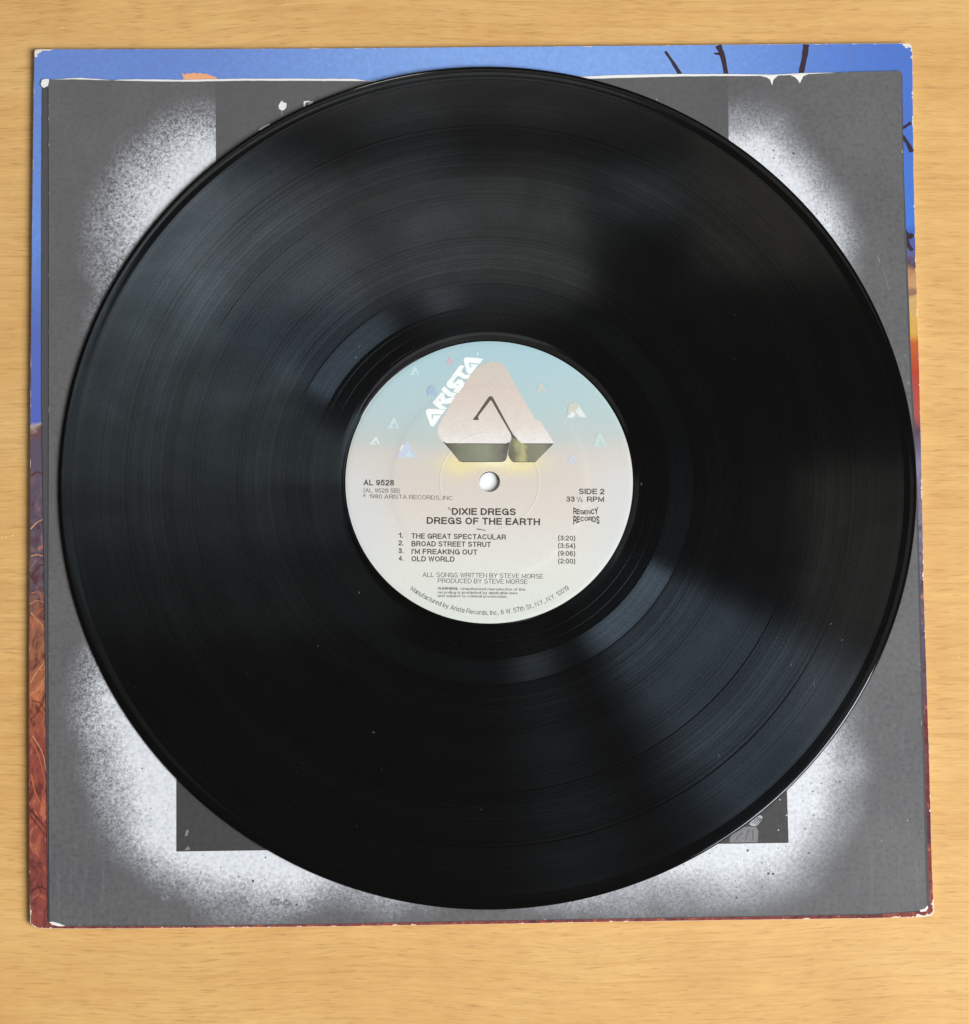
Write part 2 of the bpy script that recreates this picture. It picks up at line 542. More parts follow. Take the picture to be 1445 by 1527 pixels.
def sleeve_material(front=True):
    m = N('sleeve_print' if front else 'sleeve_paper', 0.46, 0.8)
    co = m.co()
    x, y, z = m.xyz()
    ed = m.attr('edge')
    fib = m.noise(co, 650, 4, 0.65)
    cloud = m.noise(co, 26, 5, 0.62)
    c = m.ramp(cloud, [(0.3, lin(81, 81, 83)), (0.7, lin(97, 96, 97))])
    c = m.mix(m.mapr(fib, 0.3, 0.7, 0.0, 0.20), c, lin(124, 124, 126))
    c = m.mix(m.ma('MULTIPLY', m.step(fib, 0.50, 0.34), 0.22), c, lin(70, 70, 73))
    strk = m.noise(m.scale(co, (420, 60, 1)), 1.0, 3, 0.6)
    c = m.mix(m.ma('MULTIPLY', m.step(strk, 0.52, 0.72), m.mapr(y, -0.02, -0.14, 0.04, 0.15)), c, lin(140, 140, 142))
    if front:
        def L(u, v):
            q = P(u, v, 2.7)
            return q.x * 0.001, q.y * 0.001
        # soft sprayed halo: rounded box distance (metres)
        x0, y1 = L(131, 163)
        x1, y0 = L(1288, 1343)
        r = 0.048
        cx, cy, hx, hy = (x0 + x1) / 2, (y0 + y1) / 2, (x1 - x0) / 2 - r, (y1 - y0) / 2 - r
        wob = m.mapr(m.noise(co, 22, 3), 0.3, 0.7, -0.006, 0.006)
        ax = m.ma('MAXIMUM', m.ma('SUBTRACT', m.ma('ABSOLUTE', m.ma('SUBTRACT', x, cx)), hx), 0.0)
        ay = m.ma('MAXIMUM', m.ma('SUBTRACT', m.ma('ABSOLUTE', m.ma('SUBTRACT', y, cy)), hy), 0.0)
        d = m.ma('SUBTRACT', m.ma('SQRT', m.ma('ADD', m.ma('MULTIPLY', ax, ax), m.ma('MULTIPLY', ay, ay))), r)
        d = m.ma('MAXIMUM', d, m.ma('SUBTRACT', m.ma('MULTIPLY_ADD', x, 0.8, m.ma('MULTIPLY', y, 0.6)), 0.163))
        d = m.ma('ADD', d, wob)
        cov = m.step(d, 0.0065, m.mapr(m.ma('SUBTRACT', y, x), 0.0, 0.2, -0.016, -0.023))
        g1 = m.noise(co, 1500, 1, 0.5)
        g2 = m.noise(co, 760, 2, 0.5)
        g = m.ma('MULTIPLY_ADD', g1, 0.6, m.ma('MULTIPLY', g2, 0.4))
        gr = m.mapr(g, 0.34, 0.66, -0.42, 0.42)
        amp = m.ma('MULTIPLY', m.ma('MULTIPLY', cov, m.ma('SUBTRACT', 1.0, cov)), m.ma('MULTIPLY', m.mapr(x, -0.05, 0.1, 4.0, 1.7), m.mapr(y, -0.125, -0.08, 0.6, 1.0)))
        amp = m.ma('MULTIPLY_ADD', cov, 0.34, amp)
        wf = m.ma('ADD', cov, m.ma('MULTIPLY', gr, amp), clamp=True)
        paint = m.mix(m.step(cov, 0.35, 0.95), lin(196, 200, 208), m.ramp(g2, [(0.3, lin(212, 216, 222)), (0.7, lin(228, 231, 236))]))
        c2 = m.mix(wf, c, paint)
        # paint spatter
        dd, dc = m.vor(co, 330)
        sz = m.n('ShaderNodeSeparateColor')
        m.put(sz.inputs[0], dc)
        rad = m.mapr(m.ma('POWER', sz.outputs[0], m.mapr(x, -0.08, 0.1, 7.0, 1.8)), 0, 1, 0.0, 0.105)
        dot = m.ma('MULTIPLY', m.ma('LESS_THAN', dd, rad), m.ma('MULTIPLY', m.step(cov, 0.05, 0.6), 0.85))
        c2 = m.mix(dot, c2, lin(70, 70, 76))
        dd, dc = m.vor(co, 120)
        sz2 = m.n('ShaderNodeSeparateColor')
        m.put(sz2.inputs[0], dc)
        rad = m.mapr(m.ma('POWER', sz2.outputs[1], m.mapr(x, -0.08, 0.1, 25.0, 2.5)), 0, 1, 0.0, 0.06)
        dot = m.ma('MULTIPLY', m.ma('LESS_THAN', dd, rad), m.step(cov, 0.05, 0.5))
        c2 = m.mix(m.ma('MULTIPLY', dot, 0.9), c2, lin(58, 58, 66))

        # dark printed panel: narrow above, wide below
        def edge_line(a, b, vertical=True):
            (xa, ya), (xb, yb) = L(*a), L(*b)
            if vertical:
                k = (xb - xa) / (yb - ya)
                return m.ma('MULTIPLY_ADD', y, k, xa - k * ya)
            k = (yb - ya) / (xb - xa)
            return m.ma('MULTIPLY_ADD', x, k, ya - k * xa)
        ymid = L(700, 700)[1]
        up = m.ma('GREATER_THAN', y, ymid)
        a = m.ma('MULTIPLY', m.ma('GREATER_THAN', x, edge_line((321.5, 150), (322, 240))),
                 m.ma('LESS_THAN', x, edge_line((1085.5, 110), (1086.5, 200))))
        upper = m.ma('MULTIPLY', up, a)
        b = m.ma('MULTIPLY', m.ma('GREATER_THAN', x, edge_line((263, 1150), (263, 1270))),
                 m.ma('LESS_THAN', x, edge_line((1173.5, 1180), (1176, 1257))))
        b = m.ma('MULTIPLY', b, m.ma('GREATER_THAN', y, edge_line((263, 1270), (1176, 1257), False)))
        lower = m.ma('MULTIPLY', m.ma('SUBTRACT', 1.0, up), b)
        dk = m.mix(m.mapr(fib, 0.3, 0.7, 0.0, 0.3), lin(74, 74, 76), lin(92, 92, 92))
        hx_, hy_ = L(730, 720)
        hd = m.ma('SQRT', m.ma('ADD', m.ma('POWER', m.ma('ABSOLUTE', m.ma('SUBTRACT', x, hx_)), 2.0), m.ma('POWER', m.ma('ABSOLUTE', m.ma('SUBTRACT', y, hy_)), 2.0)))
        lower = m.ma('MULTIPLY', lower, m.step(hd, 0.012, 0.02))
        upper = m.ma('MULTIPLY', upper, m.step(hd, 0.012, 0.02))
        c2 = m.mix(m.step(hd, 0.009, 0.006), c2, lin(248, 249, 250))
        c2 = m.mix(upper, c2, m.mix(0.55, c, dk))
        c2 = m.mix(lower, c2, m.mix(m.mapr(fib, 0.3, 0.7, 0.0, 0.3), lin(54, 53, 53), lin(69, 68, 67)))
        c = c2
        # scuffed and worn edge
        wn = m.noise(co, 160, 4, 0.7)
        worn = m.ma('LESS_THAN', ed, m.mapr(wn, 0.60, 0.82, -0.1, 0.9))
        c = m.mix(m.ma('MULTIPLY', worn, 0.85), c, lin(196, 194, 190))
        spk, spc = m.vor(co, 190)
        ss = m.n('ShaderNodeSeparateColor')
        m.put(ss.inputs[0], spc)
        sp = m.ma('LESS_THAN', spk, m.mapr(m.ma('POWER', ss.outputs[2], 40.0), 0, 1, -0.01, 0.05))
        c = m.mix(m.ma('MULTIPLY', sp, 0.6), c, lin(205, 205, 205))
    m.color(c)
    m.put(m.b.inputs['Roughness'], m.mapr(fib, 0.3, 0.7, 0.44, 0.58))
    h = m.ma('MULTIPLY_ADD', m.noise(co, 30, 2), 6.0, m.noise(co, 600, 3))
    m.put(m.b.inputs['Normal'], m.bump(h, 0.00006, 0.6))
    return m.m


paper_white = flat_mat('bare_paper', lin(236, 235, 232), 0.8, 0.2, 0.05)
BACK_PX = [(63.5, 122), (80, 123), (300, 124), (600, 122), (900, 119), (1200, 113), (1343, 109), (1345.5, 112), (1347.5, 250), (1353.5, 400),
           (1358, 520), (1364, 640), (1369, 760), (1373, 900), (1377, 1060), (1381, 1200), (1384.5, 1310), (1386, 1350), (1380, 1359),
           (1300, 1364.5), (945, 1370), (700, 1374), (500, 1378), (300, 1381), (100, 1381.5), (77, 1379), (72, 1374), (70.5, 1200),
           (68.5, 1000), (65.5, 800), (62.5, 600), (62.5, 300)]
FRONT_PX = [(72.5, 119.4), (114, 119), (173, 120.6), (242, 122), (294, 122), (363, 120.6), (500, 121), (560, 121.4), (700, 120), (877, 118),
            (945, 116.2), (1014, 114.4), (1083, 113.6), (1108, 113.8), (1150, 113.2), (1180, 112.4), (1210, 110.6), (1273, 107.4), (1342, 105.8), (1344.2, 108),
            (1345, 200), (1349, 360), (1354, 500), (1361, 640), (1366, 760), (1369, 873), (1373, 1020), (1377, 1180), (1381, 1330),
            (1382.5, 1352), (1378, 1356.5), (1340, 1360.5), (1300, 1362.5), (1120, 1366), (945, 1368.8), (700, 1373), (500, 1377), (300, 1379.6),
            (130, 1379.8), (97, 1380.5), (76, 1375.5), (74, 1371), (73, 1200), (72.5, 900), (73, 600), (73, 300)]
back_out = outline(BACK_PX, 2.3, 2.5, 0.04)
front_out = outline(FRONT_PX, 2.7, 1.6, 0.04)
mg = flat_mat('sleeve_fold_paper', lin(78, 77, 80), 0.55, 0.4, 0.15, 600)
obj('back_sheet', sheet('back_sheet', back_out, 0.32, 0.12, (0, 1, 6, 40)), mg, sleeve)
LIP_PX = [(70, 119.9), (98, 117.7), (120, 116.5), (146, 118.3), (168, 120.5), (178, 119.1), (205, 118.5), (270, 119.3), (345, 117.7), (420, 117.5),
          (530, 117.9), (546, 120.9), (700, 117.9), (860, 114.7), (920, 112.1), (1000, 110.7), (1090, 110.7), (1150, 111.5), (1160, 111.1), (1200, 109.1),
          (1260, 108.3), (1296, 108.7), (1296, 128.0), (1196, 136.0), (1140, 136.0), (900, 131.0), (500, 133.0), (300, 133.0), (72, 131.0)]
lip = [Vector((p.x, p.y)) for p in outline(LIP_PX, 2.5, 2.0, 0.05)]
obj('sleeve_lip', poly('sleeve_lip', lip, lambda x, y: zc(x, y) + 0.42, fine=6.0), paper_white, sleeve)
obj('front_sheet', sheet('front_sheet', front_out, 0.62, 0.12), sleeve_material(True), sleeve)
zs = lambda x, y: zc(x, y) + 0.66



def spots(name, pts_list, mat, parent, z=2.8, zf=zs):
    for pts in pts_list:
        obj(name, poly(name, [P(u, v, z) for u, v in pts], zf), mat, parent)


spots('torn_corner', [[(61, 126), (63, 119.5), (68, 118), (73.5, 118.6), (73, 124), (71.5, 128.5), (66, 131.5), (63, 130)],
                      [(73.5, 1375), (79, 1374.6), (88, 1377), (98, 1381), (88, 1381.4), (78, 1379)],
                      [(1132, 113), (1143, 115.5), (1148.5, 119), (1151.2, 127.5), (1153.4, 119), (1159, 113.8), (1162, 112), (1150, 112.2)],
                      [(1178, 112), (1185, 115), (1189.5, 119), (1192.6, 124.2), (1195.6, 118.5), (1198, 113.5), (1206, 110.6), (1190, 111)],
                      [(1371, 1357.5), (1379, 1355), (1383, 1350.5), (1384, 1354), (1380.5, 1359), (1373, 1360)]], paper_white, sleeve)
pm = flat_mat('pale_ink', lin(228, 228, 230), 0.6, 0.3, 0.2)
gm = flat_mat('grey_ink', lin(128, 128, 130), 0.6, 0.3, 0.25)
fm = flat_mat('faint_ink', lin(98, 98, 101), 0.6, 0.3, 0.2)
fr = [o for o in sleeve.children if o.name == 'front_sheet'][0]
spots('printed_mark', [[(415.5, 157), (418, 153), (420.5, 150), (423, 153), (427.5, 154), (427, 160), (424, 164), (420, 165), (416, 162)],
                       [(453, 151), (463, 150.5), (462, 152.5), (456, 153), (455, 160), (452.5, 160)],
                       [(462, 153), (467, 150.5), (466, 154), (460, 158), (457, 161), (459, 156)],
                       [(385, 194), (392, 189), (402, 184), (403, 187), (394, 192), (388, 195)]], pm, fr)
spots('printed_mark', [[(419.5, 165), (421.2, 165), (421, 176), (419.8, 176)], [(275.5, 1246), (278, 1238), (282, 1237.5), (280, 1246), (277, 1247)],
                       [(275, 1268), (278, 1264), (282, 1262), (283.5, 1267.5)]], gm, fr)
# corner of the printed photograph: pale hand over light trousers
hand_out = [(1117, 1229), (1121, 1224), (1125, 1221.5), (1127.5, 1219), (1131, 1217), (1133, 1215.5), (1136.5, 1217), (1137, 1220),
            (1134.5, 1224), (1131, 1229), (1127, 1232), (1121, 1231.6)]
spots('printed_hand', [hand_out], flat_mat('hand_ink', lin(176, 180, 184), 0.6, 0.3, 0.3), fr)
obj('printed_clothing', poly('printed_clothing', [P(u, v, 2.8) for u, v in
    [(1088, 1256.5), (1088.5, 1248), (1093, 1243), (1100, 1240), (1110, 1233), (1120, 1232.5), (1128, 1233.5), (1131, 1240), (1130, 1256)]],
    lambda x, y: zc(x, y) + 0.65), gm, fr)
for pts in ([(1121, 1228), (1126, 1223.5), (1130.5, 1219)], [(1124, 1229), (1129, 1224.5), (1133.5, 1219.5)], [(1127, 1230.5), (1131, 1226), (1135.5, 1220.5)],
            [(1097, 1253), (1102, 1246), (1108, 1242)], [(1112, 1254), (1114, 1244), (1117, 1237)], [(1122, 1254), (1123, 1246), (1122, 1238)]):
    obj('printed_fold', stroke('printed_fold', smooth_path(pts, 2.8, 4), 0.2, 0.45, lambda x, y: zc(x, y) + 0.68), fm, fr)
spots('printed_speck', [[(1160, 1237), (1161.6, 1237), (1161.6, 1238.6), (1160, 1238.6)], [(1172, 1215), (1174, 1215), (1174, 1216.4), (1172, 1216.4)],
                        [(1162, 1192), (1163.6, 1192), (1163.6, 1193.4), (1162, 1193.4)]], pm, fr)
# faint smudged ring marks along the foot
smg = flat_mat('smudge_ink', lin(122, 124, 130), 0.6, 0.3, 0.45)
for cu, cv, ru, rv in ((246, 1336, 5, 6), (300, 1346, 7, 3.6), (364, 1343, 5, 4), (412, 1345, 8, 4), (428, 1346, 5, 4), (470, 1345, 6, 4.6), (505, 1345, 5, 3)):
    ring = [P(cu + ru * math.cos(a) * random.uniform(.88, 1.1), cv + rv * math.sin(a) * random.uniform(.85, 1.1), 2.8)
            for a in [i * math.tau / 14 for i in range(13)]]
    obj('printed_smudge', stroke('printed_smudge', ring, 1.1, 0.5, zs, 0.6), smg, fr)
# crease scratches on the right of the sheet
for pts, w in (([(1309, 383), (1312, 392)], .5), ([(1319, 407), (1322, 420), (1327, 437)], .28), ([(1354, 569), (1356, 574)], .9), ([(1349, 528), (1350, 533)], .5),
               ([(1333, 1081), (1335, 1082)], .5), ([(112, 1262), (113, 1263)], .6), ([(1000, 1365.5), (1008, 1361.5), (1028, 1360.3)], .35)):
    obj('paper_scuff', stroke('paper_scuff', smooth_path(pts, 2.8, 5), w, w * .5, zs, 0.4), gm, fr)

# ------------------------------------------------------------------ record
ZR = 3.08                      # underside of the record
hub = P(730.5, 719.6, ZR + 1.6)
RX, RY = hub.x - 0.15, hub.y + 0.35
rec = thing('vinyl_record', 'glossy black vinyl record with pale blue and cream label, lying on the grey sleeve', 'vinyl record',
            (RX * 0.001, RY * 0.001, ZR * 0.001))
SEG = 360


def lathe(name, prof, seg=SEG, closed=False):
    vs, fs = [], []
    n = len(prof)
    for i in range(seg):
        a = math.tau * i / seg
        ca, sa = math.cos(a), math.sin(a)
        for r, z in prof:
            vs.append((r * ca, r * sa, z))
    for i in range(seg):
        j = (i + 1) % seg
        for k in range(n if closed else n - 1):
            l = (k + 1) % n
            fs.append((i * n + k, j * n + k, j * n + l, i * n + l))
    me = mesh(name, vs, fs)
    for p in me.polygons:
        p.use_smooth = True
    return me


def vinyl_material(name, groove, alpha_t, alpha_r, gl, mirror, seed=0.0, streak=1.0):
    """black PVC; groove = share of the fanned groove reflection, mirror = share of the land's clean reflection"""
    m = N(name)
    m.t.nodes.remove(m.b)
    co = m.co()
    x, y, z = m.xyz()
    r = m.ma('SQRT', m.ma('ADD', m.ma('MULTIPLY', x, x), m.ma('MULTIPLY', y, y)))
    n1 = m.noise(m.vec(m.ma('MULTIPLY', r, 900), seed, 0.0), 1.0, 4, 0.7)       # loud and quiet turns
    n2 = m.noise(m.vec(m.ma('MULTIPLY', r, 130), seed + 5, 0.0), 1.0, 2)
    dust = m.noise(m.scale(co, (1, 1.3, 1)), 34, 5, 0.65, 0.6)                                            # uneven film of handling
    grain = m.noise(co, 1700, 2)
    k = m.ma('MULTIPLY', m.mapr(n1, 0.3, 0.7, 1 - 0.5 * streak, 1 + 0.5 * streak), m.mapr(n2, 0.3, 0.7, 1 - 0.25 * streak, 1 + 0.25 * streak))
    k = m.ma('MULTIPLY', k, m.mapr(dust, 0.3, 0.7, 0.86, 1.14))
    k = m.ma('MULTIPLY', k, m.mapr(grain, 0.3, 0.7, 0.8, 1.2))
    tan = m.n('ShaderNodeTangent', direction_type='RADIAL', axis='Z')
    g = m.n('ShaderNodeBsdfAnisotropic', distribution='BECKMANN')
    rr = math.sqrt(alpha_t * alpha_r)
    g.inputs['Roughness'].default_value = math.sqrt(rr)
    g.inputs['Anisotropy'].default_value = 1 - alpha_t / rr
    m.put(g.inputs['Tangent'], tan.outputs[0])
    gc = m.ma('MULTIPLY', k, groove)
    m.put(g.inputs['Color'], m.vec(m.ma('MULTIPLY', gc, 0.68), m.ma('MULTIPLY', gc, 0.92), m.ma('MULTIPLY', gc, 1.18)))
    g2 = m.n('ShaderNodeBsdfAnisotropic', distribution='GGX')
    g2.inputs['Roughness'].default_value = gl
    g2.inputs['Anisotropy'].default_value = 0.45 if groove > 0.01 else 0.0
    m.put(g2.inputs['Tangent'], tan.outputs[0])
    mc = m.ma('MULTIPLY', m.mapr(dust, 0.3, 0.7, 0.90, 1.10), m.ma('MULTIPLY', m.ma('MULTIPLY_ADD', k, 0.65, 0.35), mirror))
    m.put(g2.inputs['Color'], m.vec(mc, mc, mc))
    df = m.n('ShaderNodeBsdfDiffuse')
    m.put(df.inputs['Color'], m.mix(grain, (0.0018, 0.0018, 0.0018), (0.0042, 0.0040, 0.0038)))
    a1 = m.n('ShaderNodeAddShader')
    a2 = m.n('ShaderNodeAddShader')
    m.t.links.new(g.outputs[0], a1.inputs[0])
    m.t.links.new(g2.outputs[0], a1.inputs[1])
    m.t.links.new(a1.outputs[0], a2.inputs[0])
    m.t.links.new(df.outputs[0], a2.inputs[1])
    m.t.links.new(a2.outputs[0], m.out.inputs['Surface'])
    return m.m


RO = 150.8
disc_prof = [(3.65, 0.05), (40, 0.05), (50, 0.12), (146, 0.20), (149.4, 0.05), (150.3, 0.20), (150.7, 0.50), (RO, 0.80), (150.6, 1.15), (150.35, 1.30),
             (149.8, 1.38), (149.2, 1.39), (148.5, 1.38), (147.8, 1.35), (147.2, 1.31), (146.7, 1.285), (146.35, 1.264), (146.25, 1.262), (146.1, 1.262),
             (132.0, 1.262), (72, 1.262), (62.5, 1.262), (54, 1.27), (52.6, 1.28), (52.2, 1.31), (51.4, 1.40), (50.9, 1.46), (50.65, 1.44), (50.55, 1.34), (3.7, 1.34), (3.6, 1.30), (3.6, 0.12)]
land = vinyl_material('vinyl_land', 0.004, 0.03, 0.25, 0.06, 0.030, 0.0, 0.6)
disc = obj('vinyl_disc', lathe('vinyl_disc', disc_prof, closed=True), land, rec)


def band(name, r0, r1, mat, z=1.275):
    pr = [(r1, z), (r1 - 0.07, z)]
    k = max(2, int((r1 - r0) / 2))
    for i in range(1, k):
        pr.append((r1 - 0.07 - (r1 - r0 - 0.14) * i / k, z))
    pr += [(r0 + 0.07, z), (r0, z)]
    return obj(name, lathe(name, pr), mat, rec)


for i, (r0, r1) in enumerate(((129.25, 146.2), (110.3, 128.7), (79.1, 109.75), (72.3, 78.9))):
    band('track_band', r0, r1, vinyl_material('vinyl_grooves', 0.0098, 0.030, 0.60, 0.075, 0.030, 10.0 * i))
band('run_out_band', 63.2, 71.95, vinyl_material('vinyl_run_out', 0.024, 0.020, 0.45, 0.06, 0.020, 77.0, 0.5))

# shallow run-out spiral turns cut in the plain ring round the label
scratch_m = vinyl_material('vinyl_turn', 0.04, 0.05, 0.6, 0.2, 0.03, 3.0, 0.3)
pts = []
for i in range(0, 900):
    a = math.radians(i * 0.9 + 40)
    rr = 62.6 - 8.2 * i / 900
    pts.append((rr * math.cos(a), rr * math.sin(a)))
obj('run_out_groove', stroke('run_out_groove', pts, 0.06, 0.06, lambda x, y: 1.30 + 0.02 * (62 - math.hypot(x, y)) / 8), scratch_m, rec)

# ------------------------------------------------------------------ label
ZL = 1.62


def prof_label(r):
    z = ZL
    z += 0.055 * math.exp(-((r - 17.4) / 0.2) ** 2)
    z -= 0.14 * (1 / (1 + math.exp(-(r - 34.6) / 0.5)))
    if r > 49.2:
        z -= 0.06 * ((r - 49.2) / 0.8) ** 2
    if r < 4.4:
        z += 0.02 * math.exp(-((r - 4.1) / 0.3) ** 2)
    return z


def label_material():
    m = N('label_paper', 0.5, 0.4)
    co = m.co()
    x, y, z = m.xyz()
    r = m.ma('SQRT', m.ma('ADD', m.ma('MULTIPLY', x, x), m.ma('MULTIPLY', y, y)))
    n = m.noise(co, 90, 3)
    paper = m.noise(co, 900, 3, 0.6)
    v = m.ma('ADD', m.ma('MULTIPLY', y, 10.0), m.mapr(n, 0.3, 0.7, -0.012, 0.012))
    v = m.ma('ADD', v, 0.5)
    c = m.ramp(v, [(0.02, lin(217, 222, 214)), (0.20, lin(223, 223, 214)), (0.36, lin(221, 214, 205)), (0.50, lin(217, 207, 196)), (0.595, lin(211, 205, 197)),
                   (0.655, lin(194, 203, 199)), (0.75, lin(184, 205, 206)), (0.90, lin(176, 206, 212)), (1.0, lin(170, 203, 212))])
    # cooler towards the rim on both sides
    rim = m.ma('MULTIPLY', m.step(m.ma('ABSOLUTE', x), 0.026, 0.048), m.step(y, 0.016, -0.004))
    c = m.mix(m.ma('MULTIPLY', rim, 0.75), c, lin(214, 218, 219))
    # printed yellow glow under the emblem
    def spot(px, py, sx, sy):
        ux = m.ma('DIVIDE', m.ma('SUBTRACT', x, px), sx)
        uy = m.ma('DIVIDE', m.ma('SUBTRACT', y, py), sy)
        return m.ma('POWER', 2.718, m.ma('MULTIPLY', m.ma('ADD', m.ma('MULTIPLY', ux, ux), m.ma('MULTIPLY', uy, uy)), -1.0))
    gl = m.ma('ADD', m.ma('ADD', spot(-0.0105, 0.0062, 0.006, 0.0042), spot(0.011, 0.0066, 0.007, 0.004)), m.ma('MULTIPLY', spot(0.0, 0.0068, 0.014, 0.0032), 0.7), clamp=True)
    c = m.mix(m.ma('MULTIPLY', gl, 0.6), c, lin(247, 229, 150))
    c = m.mix(m.ma('MULTIPLY', spot(0.002, 0.0072, 0.006, 0.002), 0.7), c, lin(252, 248, 215))
    c = m.mix(m.mapr(paper, 0.3, 0.7, 0.0, 0.10), c, lin(150, 146, 138))
    c = m.mix(m.ma('MULTIPLY', m.step(paper, 0.56, 0.7), 0.12), c, (0.9, 0.9, 0.9))
    dd, dc = m.vor(co, 260)
    sc = m.n('ShaderNodeSeparateColor')
    m.put(sc.inputs[0], dc)
    c = m.mix(m.ma('MULTIPLY', m.ma('LESS_THAN', dd, m.mapr(m.ma('POWER', sc.outputs[0], 25.0), 0, 1, -0.01, 0.05)), 0.5), c, lin(245, 245, 240))
    m.color(c)
    m.put(m.b.inputs['Normal'], m.bump(paper, 0.00004, 0.4))
    return m.m


lp = [(3.62, ZL - 0.1)] + [(r, prof_label(r)) for r in [3.66, 3.8, 4.0, 4.2, 4.5, 6, 12, 16.6, 16.9, 17.1, 17.2, 17.3, 17.4, 17.5, 17.6, 17.7, 17.9, 18.3, 24, 31, 33, 33.6,
                                                         34, 34.3, 34.6, 34.9, 35.2, 35.6, 36.2, 38, 44, 48, 49.2, 49.7, 50.1, 50.4]] + [(50.45, 1.36)]
label = obj('paper_label', lathe('paper_label', lp, 256), label_material(), rec)
ZW = ZR + ZL            # world height of the label face, mm


def LP(u, v):
    q = P(u, v, ZW)
    return (q.x - RX, q.y - RY)


def zlab(dz):
    return lambda x, y: prof_label(math.hypot(x, y)) + dz


ink = flat_mat('label_ink', lin(72, 68, 64), 0.6, 0.3, 0.2, 2500)
ink_t = flat_mat('label_ink_fine', lin(92, 88, 84), 0.6, 0.3, 0.2, 2500)

def arc(cx, cy, rx, ry, a0, a1, n=9):
    return [(cx + rx * math.cos(math.radians(a0 + (a1 - a0) * i / n)), cy + ry * math.sin(math.radians(a0 + (a1 - a0) * i / n))) for i in range(n + 1)]


def oval(cx, cy, rx, ry, n=18):
    return arc(cx, cy, rx, ry, 90, 450, n)


PB = [(0, 0), (0, 1), (.58, 1)] + arc(.58, .73, .42, .27, 90, -90) + [(0, .46)]
XH = .70
